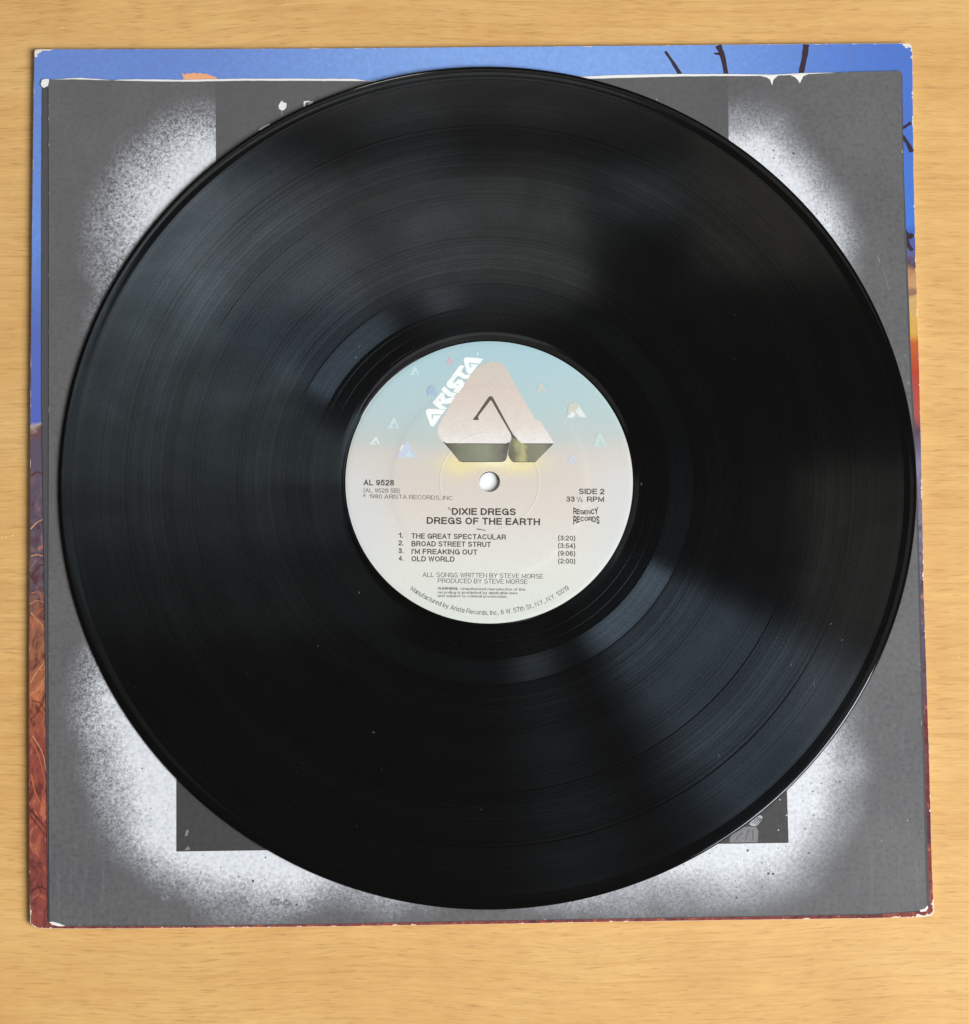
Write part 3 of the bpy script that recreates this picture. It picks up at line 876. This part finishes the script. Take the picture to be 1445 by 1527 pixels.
# grotesque capitals, figures and small letters as centre lines: width in cap heights, then strokes in the unit box
GL = {
    'A': (.72, [(0, 0), (.5, 1), (1, 0)], [(.18, .33), (.82, .33)]),
    'B': (.66, [(0, 0), (0, 1), (.58, 1)] + arc(.58, .76, .36, .24, 90, -90) + [(0, .52)], [(.6, .52)] + arc(.6, .26, .4, .26, 90, -90) + [(0, 0)]),
    'C': (.72, arc(.5, .5, .5, .5, 38, 322, 16)),
    'D': (.70, [(0, 0), (0, 1), (.42, 1)] + arc(.42, .5, .58, .5, 90, -90, 12) + [(0, 0)]),
    'E': (.60, [(1, 1), (0, 1), (0, 0), (1, 0)], [(0, .53), (.92, .53)]),
    'F': (.57, [(1, 1), (0, 1), (0, 0)], [(0, .5), (.88, .5)]),
    'G': (.75, arc(.5, .5, .5, .5, 40, 350, 16) + [(1, .48), (.56, .48)], [(1, .48), (1, 0)]),
    'H': (.69, [(0, 0), (0, 1)], [(1, 0), (1, 1)], [(0, .52), (1, .52)]),
    'I': (0, [(0, 0), (0, 1)]),
    'J': (.5, [(1, 1), (1, .3)] + arc(.5, .3, .5, .3, 0, -180)),
    'K': (.68, [(0, 0), (0, 1)], [(1, 1), (0, .33)], [(.34, .58), (1, 0)]),
    'L': (.56, [(0, 1), (0, 0), (1, 0)]),
    'M': (.80, [(0, 0), (0, 1), (.5, .12), (1, 1), (1, 0)]),
    'N': (.69, [(0, 0), (0, 1), (1, 0), (1, 1)]),
    'O': (.77, oval(.5, .5, .5, .5)),
    'P': (.63, PB),
    'R': (.68, PB, [(.52, .46), (.78, .42), (.9, .25), (.92, .05), (1, 0)]),
    'S': (.65, arc(.5, .76, .46, .24, 25, 265, 12) + arc(.5, .26, .5, .26, 85, -155, 12)),
    'T': (.62, [(0, 1), (1, 1)], [(.5, 1), (.5, 0)]),
    'U': (.67, [(0, 1), (0, .36)] + arc(.5, .36, .5, .36, 180, 360) + [(1, 1)]),
    'V': (.68, [(0, 1), (.5, 0), (1, 1)]),
    'W': (.98, [(0, 1), (.25, 0), (.5, 1), (.75, 0), (1, 1)]),
    'X': (.68, [(0, 1), (1, 0)], [(0, 0), (1, 1)]),
    'Y': (.68, [(0, 1), (.5, .45), (1, 1)], [(.5, .45), (.5, 0)]),
    'Z': (.62, [(0, 1), (1, 1), (0, 0), (1, 0)]),
    '0': (.56, oval(.5, .5, .5, .5)),
    '1': (.26, [(0, .74), (.6, .8), (1, 1), (1, 0)]),
    '2': (.54, arc(.5, .71, .5, .29, 170, -30) + [(.06, .1), (0, 0), (1, 0)]),
    '3': (.54, arc(.48, .76, .44, .24, 165, -90, 11) + [(.35, .52)], [(.48, .52)] + arc(.48, .27, .52, .27, 90, -165, 11)),
    '4': (.57, [(.76, 0), (.76, 1), (0, .28), (1, .28)]),
    '5': (.55, [(.93, 1), (.18, 1), (.06, .5)] + arc(.48, .33, .52, .33, 130, -155, 12)),
    '6': (.55, oval(.5, .31, .5, .31), [(0, .31), (.03, .62), (.2, .9), (.5, 1), (.9, .86)]),
    '7': (.53, [(0, 1), (1, 1), (.55, .5), (.35, 0)]),
    '8': (.55, oval(.5, .76, .44, .24), oval(.5, .26, .5, .26)),
    '9': (.55, oval(.5, .69, .5, .31), [(1, .69), (.97, .38), (.8, .1), (.5, 0), (.1, .14)]),
    '.': (0, [(0, 0), (0, .01)]), ',': (.03, [(1, .02), (0, -.14)]), "'": (0, [(0, .78), (0, 1)]), ':': (0, [(0, 0), (0, .01)], [(0, .55), (0, .56)]),
    '(': (.16, [(1, 1.06), (.3, .82), (0, .42), (.3, .02), (1, -.22)]), ')': (.16, [(0, 1.06), (.7, .82), (1, .42), (.7, .02), (0, -.22)]),
    'a': (.48, oval(.46, .5 * XH, .46, .5 * XH, 12), [(1, XH), (1, 0)]),
    'b': (.5, oval(.52, .5 * XH, .48, .5 * XH, 12), [(0, 1), (0, 0)]),
    'c': (.46, arc(.5, .5 * XH, .5, .5 * XH, 42, 318)),
    'd': (.5, oval(.48, .5 * XH, .48, .5 * XH, 12), [(1, 1), (1, 0)]),
    'e': (.5, [(0, .36), (1, .36)] + arc(.5, .5 * XH, .5, .5 * XH, 0, 315, 12)),
    'f': (.24, [(1, 1), (.6, .98), (.4, .8), (.4, 0)], [(0, XH), (1, XH)]),
    'g': (.5, oval(.48, .5 * XH, .48, .5 * XH, 12), [(1, XH), (1, -.12), (.7, -.24), (.1, -.2)]),
    'h': (.46, [(0, 0), (0, 1)], [(0, .5), (.3, XH), (.7, XH), (1, .5), (1, 0)]),
    'i': (0, [(0, 0), (0, XH)], [(0, .95), (0, .97)]), 'j': (.1, [(1, XH), (1, -.15), (0, -.24)], [(1, .95), (1, .97)]),
    'k': (.46, [(0, 0), (0, 1)], [(.9, XH), (0, .28)], [(.3, .42), (1, 0)]), 'l': (0, [(0, 0), (0, 1)]),
    'm': (.76, [(0, 0), (0, XH)], [(0, .5), (.2, XH), (.35, XH), (.5, .5), (.5, 0)], [(.5, .5), (.7, XH), (.85, XH), (1, .5), (1, 0)]),
    'n': (.46, [(0, 0), (0, XH)], [(0, .5), (.3, XH), (.7, XH), (1, .5), (1, 0)]),
    'o': (.5, oval(.5, .5 * XH, .5, .5 * XH, 12)),
    'p': (.5, oval(.52, .5 * XH, .48, .5 * XH, 12), [(0, XH), (0, -.25)]),
    'r': (.26, [(0, 0), (0, XH)], [(0, .45), (.35, .65), (1, XH)]),
    's': (.42, arc(.5, .54, .46, .17, 25, 265, 8) + arc(.5, .19, .5, .19, 85, -155, 8)),
    't': (.22, [(.4, .95), (.4, .15), (.6, 0), (1, 0)], [(0, XH), (1, XH)]),
    'u': (.46, [(0, XH), (0, .2), (.3, 0), (.7, 0), (1, .2)], [(1, XH), (1, 0)]),
    'v': (.48, [(0, XH), (.5, 0), (1, XH)]), 'w': (.72, [(0, XH), (.25, 0), (.5, XH), (.75, 0), (1, XH)]),
    'y': (.48, [(0, XH), (.52, 0)], [(1, XH), (.45, -.15), (.1, -.24)]), 'z': (.44, [(0, XH), (1, XH), (0, 0), (1, 0)]),
}


def glyphs(s, t, gap=0.13):
    """a line of flat lettering in cap-height units with stroke weight t: verts (x, y, layer), faces"""
    vs, fs, x, layer = [], [], 0.0, 0
    for ch in s:
        if ch == ' ':
            x += 0.36
            continue
        g = GL[ch]
        w = g[0]
        for st in g[1:]:
            p = [Vector((x + t / 2 + a * w * (1 - t * 0.4), t / 2 + b * (1 - t))) for a, b in st]
            p = [q for i, q in enumerate(p) if i == 0 or (q - p[i - 1]).length > 1e-4]
            closed = len(p) > 3 and (p[0] - p[-1]).length < 1e-3
            if not closed:
                p[0] = p[0] - (p[1] - p[0]).normalized() * (t / 2)
                p[-1] = p[-1] + (p[-1] - p[-2]).normalized() * (t / 2)
            n, k = len(p), len(vs)
            for i, q in enumerate(p):
                if closed:
                    a, b = p[i - 1 if i else n - 2], p[i + 1 if i < n - 1 else 1]
                else:
                    a, b = p[max(0, i - 1)], p[min(n - 1, i + 1)]
                d1 = (q - a).normalized() if i or closed else (b - q).normalized()
                d2 = (b - q).normalized() if i < n - 1 or closed else d1
                m = d1 + d2
                if m.length < 0.3:
                    m = d1
                m.normalize()
                nr = Vector((-m.y, m.x))
                f = t / 2 / max(0.42, nr.dot(Vector((-d1.y, d1.x))))
                vs.append((q.x + nr.x * f, q.y + nr.y * f, layer % 4))
                vs.append((q.x - nr.x * f, q.y - nr.y * f, layer % 4))
            for i in range(n - 1):
                fs.append((k + 2 * i + 1, k + 2 * i + 3, k + 2 * i + 2, k + 2 * i))
            layer += 1
        x += w * (1 - t * 0.4) + t + gap
    return vs, fs


CAPH = 1.0


def text(name, s, a, b, cap, bold=0.14, mat=None, dz=0.05):
    """a line of lettering whose inked width runs from photo point a to b on its baseline; cap height in photo px"""
    vs, fs = glyphs(s, bold)
    x0 = min(v[0] for v in vs)
    x1 = max(v[0] for v in vs)
    A, B = Vector(LP(*a)), Vector(LP(*b))
    d = B - A
    nrm = Vector((-d.y, d.x)).normalized()
    sy = cap / 4.22 / CAPH
    zf = zlab(dz)
    out = []
    for x, y, k in vs:
        p = A + d * ((x - x0) / (x1 - x0)) + nrm * (y * sy)
        out.append((p.x, p.y, zf(p.x, p.y) + k * 0.006))
    return obj(name, mesh(name, out, fs), mat or ink, label)


Z2 = lambda x, y: (510 + x / 3.211, 690 + y / 3.211)
Z3 = lambda x, y: (520 + x / 7.225, 700 + y / 7.225)
Z4 = lambda x, y: (800 + x / 9.03, 710 + y / 9.03)
Z5 = lambda x, y: (580 + x / 4.817, 840 + y / 4.817)
text('catalogue_number', 'AL 9528', Z2(103, 108), Z2(249, 109.5), 8.6, 0.175)
text('matrix_number', '(AL 9528 SB)', Z2(103, 142), Z2(276, 144), 6.4, 0.10, ink_t)
text('copyright_line', '1980 ARISTA RECORDS, INC.', Z3(218, 310), Z3(1130, 331), 6.2, 0.10, ink_t)
text('copyright_letter', 'P', Z3(166, 287), Z3(174, 287), 1.8, 0.16, ink_t)
ring = [LP(*Z3(170 + 13 * math.cos(a), 280 + 13 * math.sin(a))) for a in [i * math.tau / 16 for i in range(17)]]
obj('copyright_ring', stroke('copyright_ring', ring, 0.12, 0.12, zlab(0.05)), ink_t, label)
text('artist_name', 'DIXIE DREGS', Z2(526, 249.5), Z2(832, 252), 10.3, 0.19)
text('album_title', 'DREGS OF THE EARTH', Z2(406, 293), Z2(948, 300), 10.3, 0.19)
for num, title, tim, y0, x1, ya, yb, yt in (('1.', 'THE GREAT SPECTACULAR', '(3:20)', 359, 786, 363, 369, 372),
                                            ('2.', 'BROAD STREET STRUT', '(3:54)', 396, 713, 400, 404, 408.5),
                                            ('3.', "I'M FREAKING OUT", '(9:06)', 433, 648, 437, 441, 445),
                                            ('4.', 'OLD WORLD', '(2:00)', 469, 539, 472, 474.5, 482)):
    text('track_number', num, Z2(270, y0), Z2(294, y0), 7.6, 0.17)
    text('track_title', title, Z2(333, ya), Z2(x1, yb), 7.8, 0.17)
    text('track_time', tim, Z2(1035, yt), Z2(1117, yt + 1.5), 7.4, 0.15)
text('credit_line', 'ALL SONGS WRITTEN BY STEVE MORSE', Z2(386, 546.5), Z2(963, 555), 6.9, 0.105, ink_t)
text('credit_line', 'PRODUCED BY STEVE MORSE', Z2(459, 575.5), Z2(888, 580.5), 6.9, 0.105, ink_t)
text('warning_text', 'WARNING:', Z5(352, 189), Z5(497, 191), 4.0, 0.19, ink_t)
text('warning_text', 'Unauthorized reproduction of this', Z5(515, 191.5), Z5(980, 197), 3.9, 0.12, ink_t)
text('warning_text', 'recording is prohibited by applicable laws', Z5(350, 217), Z5(925, 223), 3.9, 0.12, ink_t)
text('warning_text', 'and subject to criminal prosecution.', Z5(350, 242), Z5(850, 248), 3.9, 0.12, ink_t)
text('side_number', 'SIDE 2', Z4(572, 242), Z4(915, 244), 8.3, 0.17)
text('speed_text', '33', Z4(403, 345), Z4(515, 346), 8.0, 0.165)
text('speed_text', '1', Z4(538, 320), Z4(553, 320), 4.4, 0.16)
text('speed_text', '3', Z4(592, 350), Z4(620, 350), 4.4, 0.16)
text('speed_text', 'RPM', Z4(680, 346), Z4(910, 348), 8.0, 0.165)
obj('speed_slash', stroke('speed_slash', [LP(*Z4(560, 350)), LP(*Z4(592, 278))], 0.2, 0.2, zlab(0.05)), ink, label)


def envelope_text(name, s, xl, xr, top, bot):
    """heavy lettering squeezed between a curved top and a curved foot (photo px of crop 4)"""
    vs, fs = glyphs(s, 0.19, 0.09)
    x0, x1 = min(v[0] for v in vs), max(v[0] for v in vs)
    y0, y1 = min(v[1] for v in vs), max(v[1] for v in vs)
    q3 = lambda k, t: k[0] * (1 - t) * (1 - 2 * t) + 4 * k[1] * t * (1 - t) + k[2] * t * (2 * t - 1)
    zf = zlab(0.05)
    out = []
    for x, y, k in vs:
        t, w = (x - x0) / (x1 - x0), (y - y0) / (y1 - y0)
        p = LP(*Z4(xl + (xr - xl) * t, q3(bot, t) * (1 - w) + q3(top, t) * w))
        out.append((p[0], p[1], zf(*p) + k * 0.006))
    return obj(name, mesh(name, out, fs), ink, label)


envelope_text('imprint_logo', 'REGENCY', 497, 832, (408, 452, 402), (528, 520, 524))
envelope_text('imprint_logo', 'RECORDS', 497, 848, (534, 546, 534), (664, 604, 660))

# address running round the foot of the label
s = 'Manufactured by Arista Records, Inc., 6 W. 57th St., N.Y., N.Y. 10019'
vs, fs = glyphs(s, 0.105, 0.12)
x0, x1 = min(v[0] for v in vs), max(v[0] for v in vs)
pa, pb, pm_ = Vector(LP(611, 880)), Vector(LP(850, 879)), Vector(LP(733, 915.5))
aa, ab = math.atan2(pa.y, pa.x), math.atan2(pb.y, pb.x)
rb = (pa.length + pb.length + pm_.length) / 3
sy = 7.2 / 4.22 / CAPH
out = []
for x, y, k in vs:
    a = aa + (ab - aa) * (x - x0) / (x1 - x0)
    r = rb - y * sy
    out.append((r * math.cos(a), r * math.sin(a), prof_label(r) + 0.05 + k * 0.006))
obj('address_line', mesh('address_line', out, fs), ink_t, label)

# ---- emblem
ZA = lambda x, y: LP(625 + x / 6.568, 520 + y / 6.568)
ZB = lambda x, y: LP(625 + x / 11.745, 520 + y / 11.745)


def grad_mat(name, stops, axis, lo, hi, rough=0.55):
    m = N(name, rough, 0.35)
    co = m.co()
    v = m.xyz()[axis]
    n = m.noise(co, 220, 3)
    f = m.ma('ADD', m.mapr(v, lo, hi, 0, 1), m.mapr(n, 0.3, 0.7, -0.07, 0.07))
    c = m.ramp(f, stops)
    m.color(m.mix(m.mapr(m.noise(co, 1300, 2), 0.3, 0.7, 0, 0.16), c, lin(150, 140, 134)))
    return m.m


ya, yb = ZA(0, 930)[1] * 0.001, ZA(0, 130)[1] * 0.001
face = grad_mat('emblem_face_ink', [(0.0, lin(238, 234, 229)), (0.18, lin(228, 220, 211)), (0.45, lin(222, 209, 199)), (0.7, lin(218, 205, 194)), (1.0, lin(210, 200, 188))], 1, ya, yb)
outl = [(640, 140), (665, 131), (690, 127), (760, 129), (792, 140), (820, 158), (842, 178), (862, 206), (950, 368), (1060, 560), (1145, 700), (1170, 702), (1190, 714), (1222, 764),
        (1316, 918), (1314, 928), (1020, 927), (1000, 920), (985, 908), (950, 868), (908, 800), (902, 830), (904, 880), (895, 902), (878, 918), (850, 929), (300, 928), (265, 924),
        (235, 910), (205, 880), (188, 850), (179, 818), (179, 785), (186, 755), (220, 690), (400, 388), (560, 190), (600, 160)]
obj('emblem_face', poly('emblem_face', [ZA(*p) for p in outl], zlab(0.04), fine=0.7), face, label)
xa, xb = ZA(235, 0)[0] * 0.001, ZA(900, 0)[0] * 0.001
side_l = grad_mat('emblem_side_ink', [(0.0, lin(80, 78, 72)), (0.25, lin(124, 126, 106)), (0.6, lin(140, 144, 122)), (0.85, lin(112, 114, 100)), (1.0, lin(80, 80, 76))], 0, xa, xb)
xa, xb = ZA(870, 0)[0] * 0.001, ZA(1316, 0)[0] * 0.001
side_r = grad_mat('emblem_flank_ink', [(0.0, lin(104, 102, 84)), (0.12, lin(120, 120, 98)), (0.26, lin(184, 180, 130)), (0.38, lin(128, 128, 104)), (0.7, lin(134, 138, 116)), (1.0, lin(84, 82, 84))], 0, xa, xb)
obj('emblem_side', poly('emblem_side', [ZA(*p) for p in [(235, 912), (268, 926), (300, 931), (850, 931), (886, 917), (882, 950), (858, 1068), (846, 1092), (828, 1104), (430, 1108),
                                                        (404, 1103), (384, 1090), (318, 1008)]], zlab(0.055), fine=0.8), side_l, label)
obj('emblem_side', poly('emblem_side', [ZA(*p) for p in [(904, 842), (930, 872), (956, 884), (990, 916), (1022, 931), (1316, 931), (1142, 1108), (925, 1108), (905, 1098), (888, 1076),
                                                        (872, 1040), (886, 940), (904, 886)]], zlab(0.055), fine=0.8), side_r, label)
slit = flat_mat('emblem_slit_ink', lin(92, 88, 74), 0.6, 0.3, 0.2)
obj('emblem_slit', poly('emblem_slit', [ZA(*p) for p in [(678, 478), (690, 466), (712, 466), (726, 482), (800, 620), (920, 842), (960, 884), (944, 886), (906, 862), (896, 830), (790, 650),
                                                        (712, 512), (704, 506), (692, 514), (578, 664), (584, 700), (530, 698), (530, 686), (552, 662)]], zlab(0.07), fine=0.8), slit, label)
edge_ink = flat_mat('emblem_edge_ink', lin(78, 74, 68), 0.6, 0.3, 0.2)
for pts in ([(238, 914), (270, 929), (850, 932), (886, 916)], [(1016, 931), (1316, 931)], [(390, 1098), (430, 1109), (820, 1106), (850, 1088)], [(905, 1098), (930, 1109), (1140, 1109)]):
    pp = [ZA(*p) for p in pts]
    obj('emblem_edge', stroke('emblem_edge', pp, 0.22, 0.22, zlab(0.08)), edge_ink, label)
white_ink = flat_mat('white_ink', lin(245, 248, 246), 0.6, 0.3, 0.04)
wm = [[(112, 1112), (122, 1078), (150, 1050), (300, 1057), (345, 1066), (462, 1076), (400, 1151), (216, 1148), (224, 1226), (243, 1226), (238, 1168), (384, 1166), (265, 1352), (232, 1366), (196, 1346)],
      [(482, 1038), (470, 1062), (366, 1062), (228, 946), (375, 772), (400, 764), (430, 778), (442, 800), (452, 862), (472, 876), (600, 846), (622, 852), (585, 910), (556, 956), (470, 966), (384, 968), (394, 984)],
      [(384, 714), (440, 656), (540, 744), (572, 764), (662, 782), (612, 846), (520, 838), (418, 764)],
      [(572, 487), (652, 499), (592, 584), (612, 602), (688, 530), (750, 546), (796, 600), (776, 656), (686, 778), (590, 756), (632, 690), (560, 700), (500, 672), (474, 626), (490, 580)],
      [(566, 484), (716, 284), (798, 300), (737, 385), (758, 418), (802, 450), (904, 456), (852, 530), (770, 522), (690, 474), (650, 497)],
      [(774, 190), (808, 149), (950, 154), (1118, 174), (1062, 260), (876, 244), (872, 270), (898, 332), (914, 326), (898, 266), (1036, 276), (912, 440), (862, 442), (832, 412)]]
for w, ch in zip(wm, 'ARISTA'):
    obj('wordmark_letter', poly('wordmark_letter', [ZB(*p) for p in w], zlab(0.065), fine=0.8), white_ink, label)
counter = flat_mat('counter_ink', lin(190, 205, 208), 0.6, 0.3, 0.06)
for pts in ([(352, 880), (378, 892), (372, 920), (350, 912)], [(664, 612), (692, 622), (676, 648), (656, 636)]):
    obj('wordmark_counter', poly('wordmark_counter', [ZB(*p) for p in pts], zlab(0.08)), counter, label)

# small pale emblems scattered over the blue
cols = {'pale': (198, 222, 226), 'pink': (214, 178, 186), 'blue': (198, 207, 224), 'tan': (206, 204, 194), 'mint': (194, 216, 212), 'lilac': (168, 188, 212), 'white': (222, 230, 231)}
cm = {k: flat_mat('small_emblem_' + k, lin(*v), 0.6, 0.3, 0.08, 900) for k, v in cols.items()}


def small(u, v, w, h, key, slitk=None, skew=0.0):
    pts = [(-.5, .5), (-.12 + skew, -.5), (.08 + skew, -.5), (.5, .5), (.28, .5), (.04 + skew, -.06), (-.16, .34), (.08, .34), (.14, .5)]
    obj('small_emblem', poly('small_emblem', [LP(u + a * w, v + b * h) for a, b in pts], zlab(0.05), fine=0.8), cm[key], label)


small(618, 553, 14, 12, 'pale', skew=.1)
small(586, 631, 17, 15, 'pale', skew=.1)
small(558.5, 657, 15, 11, 'white', skew=.15)
small(671, 538, 12, 9.5, 'pink')
small(807, 579, 15, 13, 'tan')
small(894.5, 656, 20, 20, 'mint')
small(853, 684.5, 15, 12, 'blue', skew=.05)
for lay, (pts, k) in enumerate((([(607, 657), (613, 667), (623.5, 682), (590, 682), (598, 670)], 'blue'), ([(599, 663.5), (602.5, 664), (598, 673), (595, 672)], 'white'),
               ([(603, 682), (610, 672), (616, 682)], 'pale'),
               ([(845, 622), (848, 604), (856, 599), (864, 604), (868, 613), (874, 622)], 'tan'), ([(858, 612), (864, 606), (874.5, 622.5), (866, 622), (860, 616)], 'white'),
               ([(845, 622.5), (853, 613), (858, 618), (854, 623)], 'white'),
               ([(638, 590), (637, 581), (642, 575), (648, 576), (651, 585), (650, 592), (643, 588)], 'lilac'),
               ([(709, 529), (713, 524), (713, 529.5)], 'white'), ([(796, 526), (801, 528), (800, 530)], 'pale'))):
    obj('small_emblem', poly('small_emblem', [LP(*p) for p in pts], zlab(0.055 + 0.012 * lay), fine=0.8), cm[k], label)
for pts in ([Z3(1075, 410), Z3(1090, 428), Z3(1104, 446)], [Z3(1140, 488), Z3(1155, 506)], [Z2(645, 318), Z2(664, 320), Z2(688, 326)]):
    obj('label_scratch', stroke('label_scratch', [LP(*p) for p in pts], 0.3, 0.22, zlab(0.06), 0.3), ink_t, label)

# ------------------------------------------------------------------ dust and hairs on the record
dust_m = flat_mat('dust_fibre', lin(112, 112, 110), 0.9, 0.1)
vs, fs = [], []


def top_z(r):
    return 1.30 if r < 146 else 1.52


for i in range(120):
    a = random.uniform(0, math.tau)
    r = math.sqrt(random.uniform(54 ** 2, 147 ** 2))
    x, y = r * math.cos(a), r * math.sin(a)
    s = random.choice((0.06, 0.06, 0.07, 0.10))
    k = len(vs)
    b = random.uniform(0, math.tau)
    l = s * random.choice((1, 1, 1.4, 2.5))
    d = Vector((math.cos(b), math.sin(b))) * l
    e = Vector((-math.sin(b), math.cos(b))) * s
    z = top_z(r) + 0.02
    vs += [(x - d.x, y - d.y, z), (x + e.x, y + e.y, z + .03), (x + d.x, y + d.y, z), (x - e.x, y - e.y, z)]
    fs.append((k, k + 3, k + 2, k + 1))
for u, v in ((527, 532), (540, 519), (1210, 1020), (1241, 934), (1258, 958), (836, 868), (823, 883), (1068, 1128), (556, 1096), (1176, 990), (539, 886), (960, 720)):
    q = P(u, v, ZR + 1.3)
    x, y = q.x - RX, q.y - RY
    b = random.uniform(0, math.tau)
    for t in range(3):
        k = len(vs)
        c0, c1 = b + t * .3, b + (t + 1) * .3
        p0 = Vector((x + 1.0 * math.cos(c0), y + 1.0 * math.sin(c0)))
        p1 = Vector((x + 1.0 * math.cos(c1), y + 1.0 * math.sin(c1)))
        e = (p1 - p0).normalized() * 0.09
        e = Vector((-e.y, e.x))
        z = top_z(math.hypot(x, y)) + 0.03
        vs += [(p0.x - e.x, p0.y - e.y, z), (p1.x - e.x, p1.y - e.y, z), (p1.x + e.x, p1.y + e.y, z), (p0.x + e.x, p0.y + e.y, z)]
        fs.append((k, k + 1, k + 2, k + 3))
du = obj('surface_dust', mesh('surface_dust', vs, fs), dust_m, rec)
du['kind'] = 'stuff'
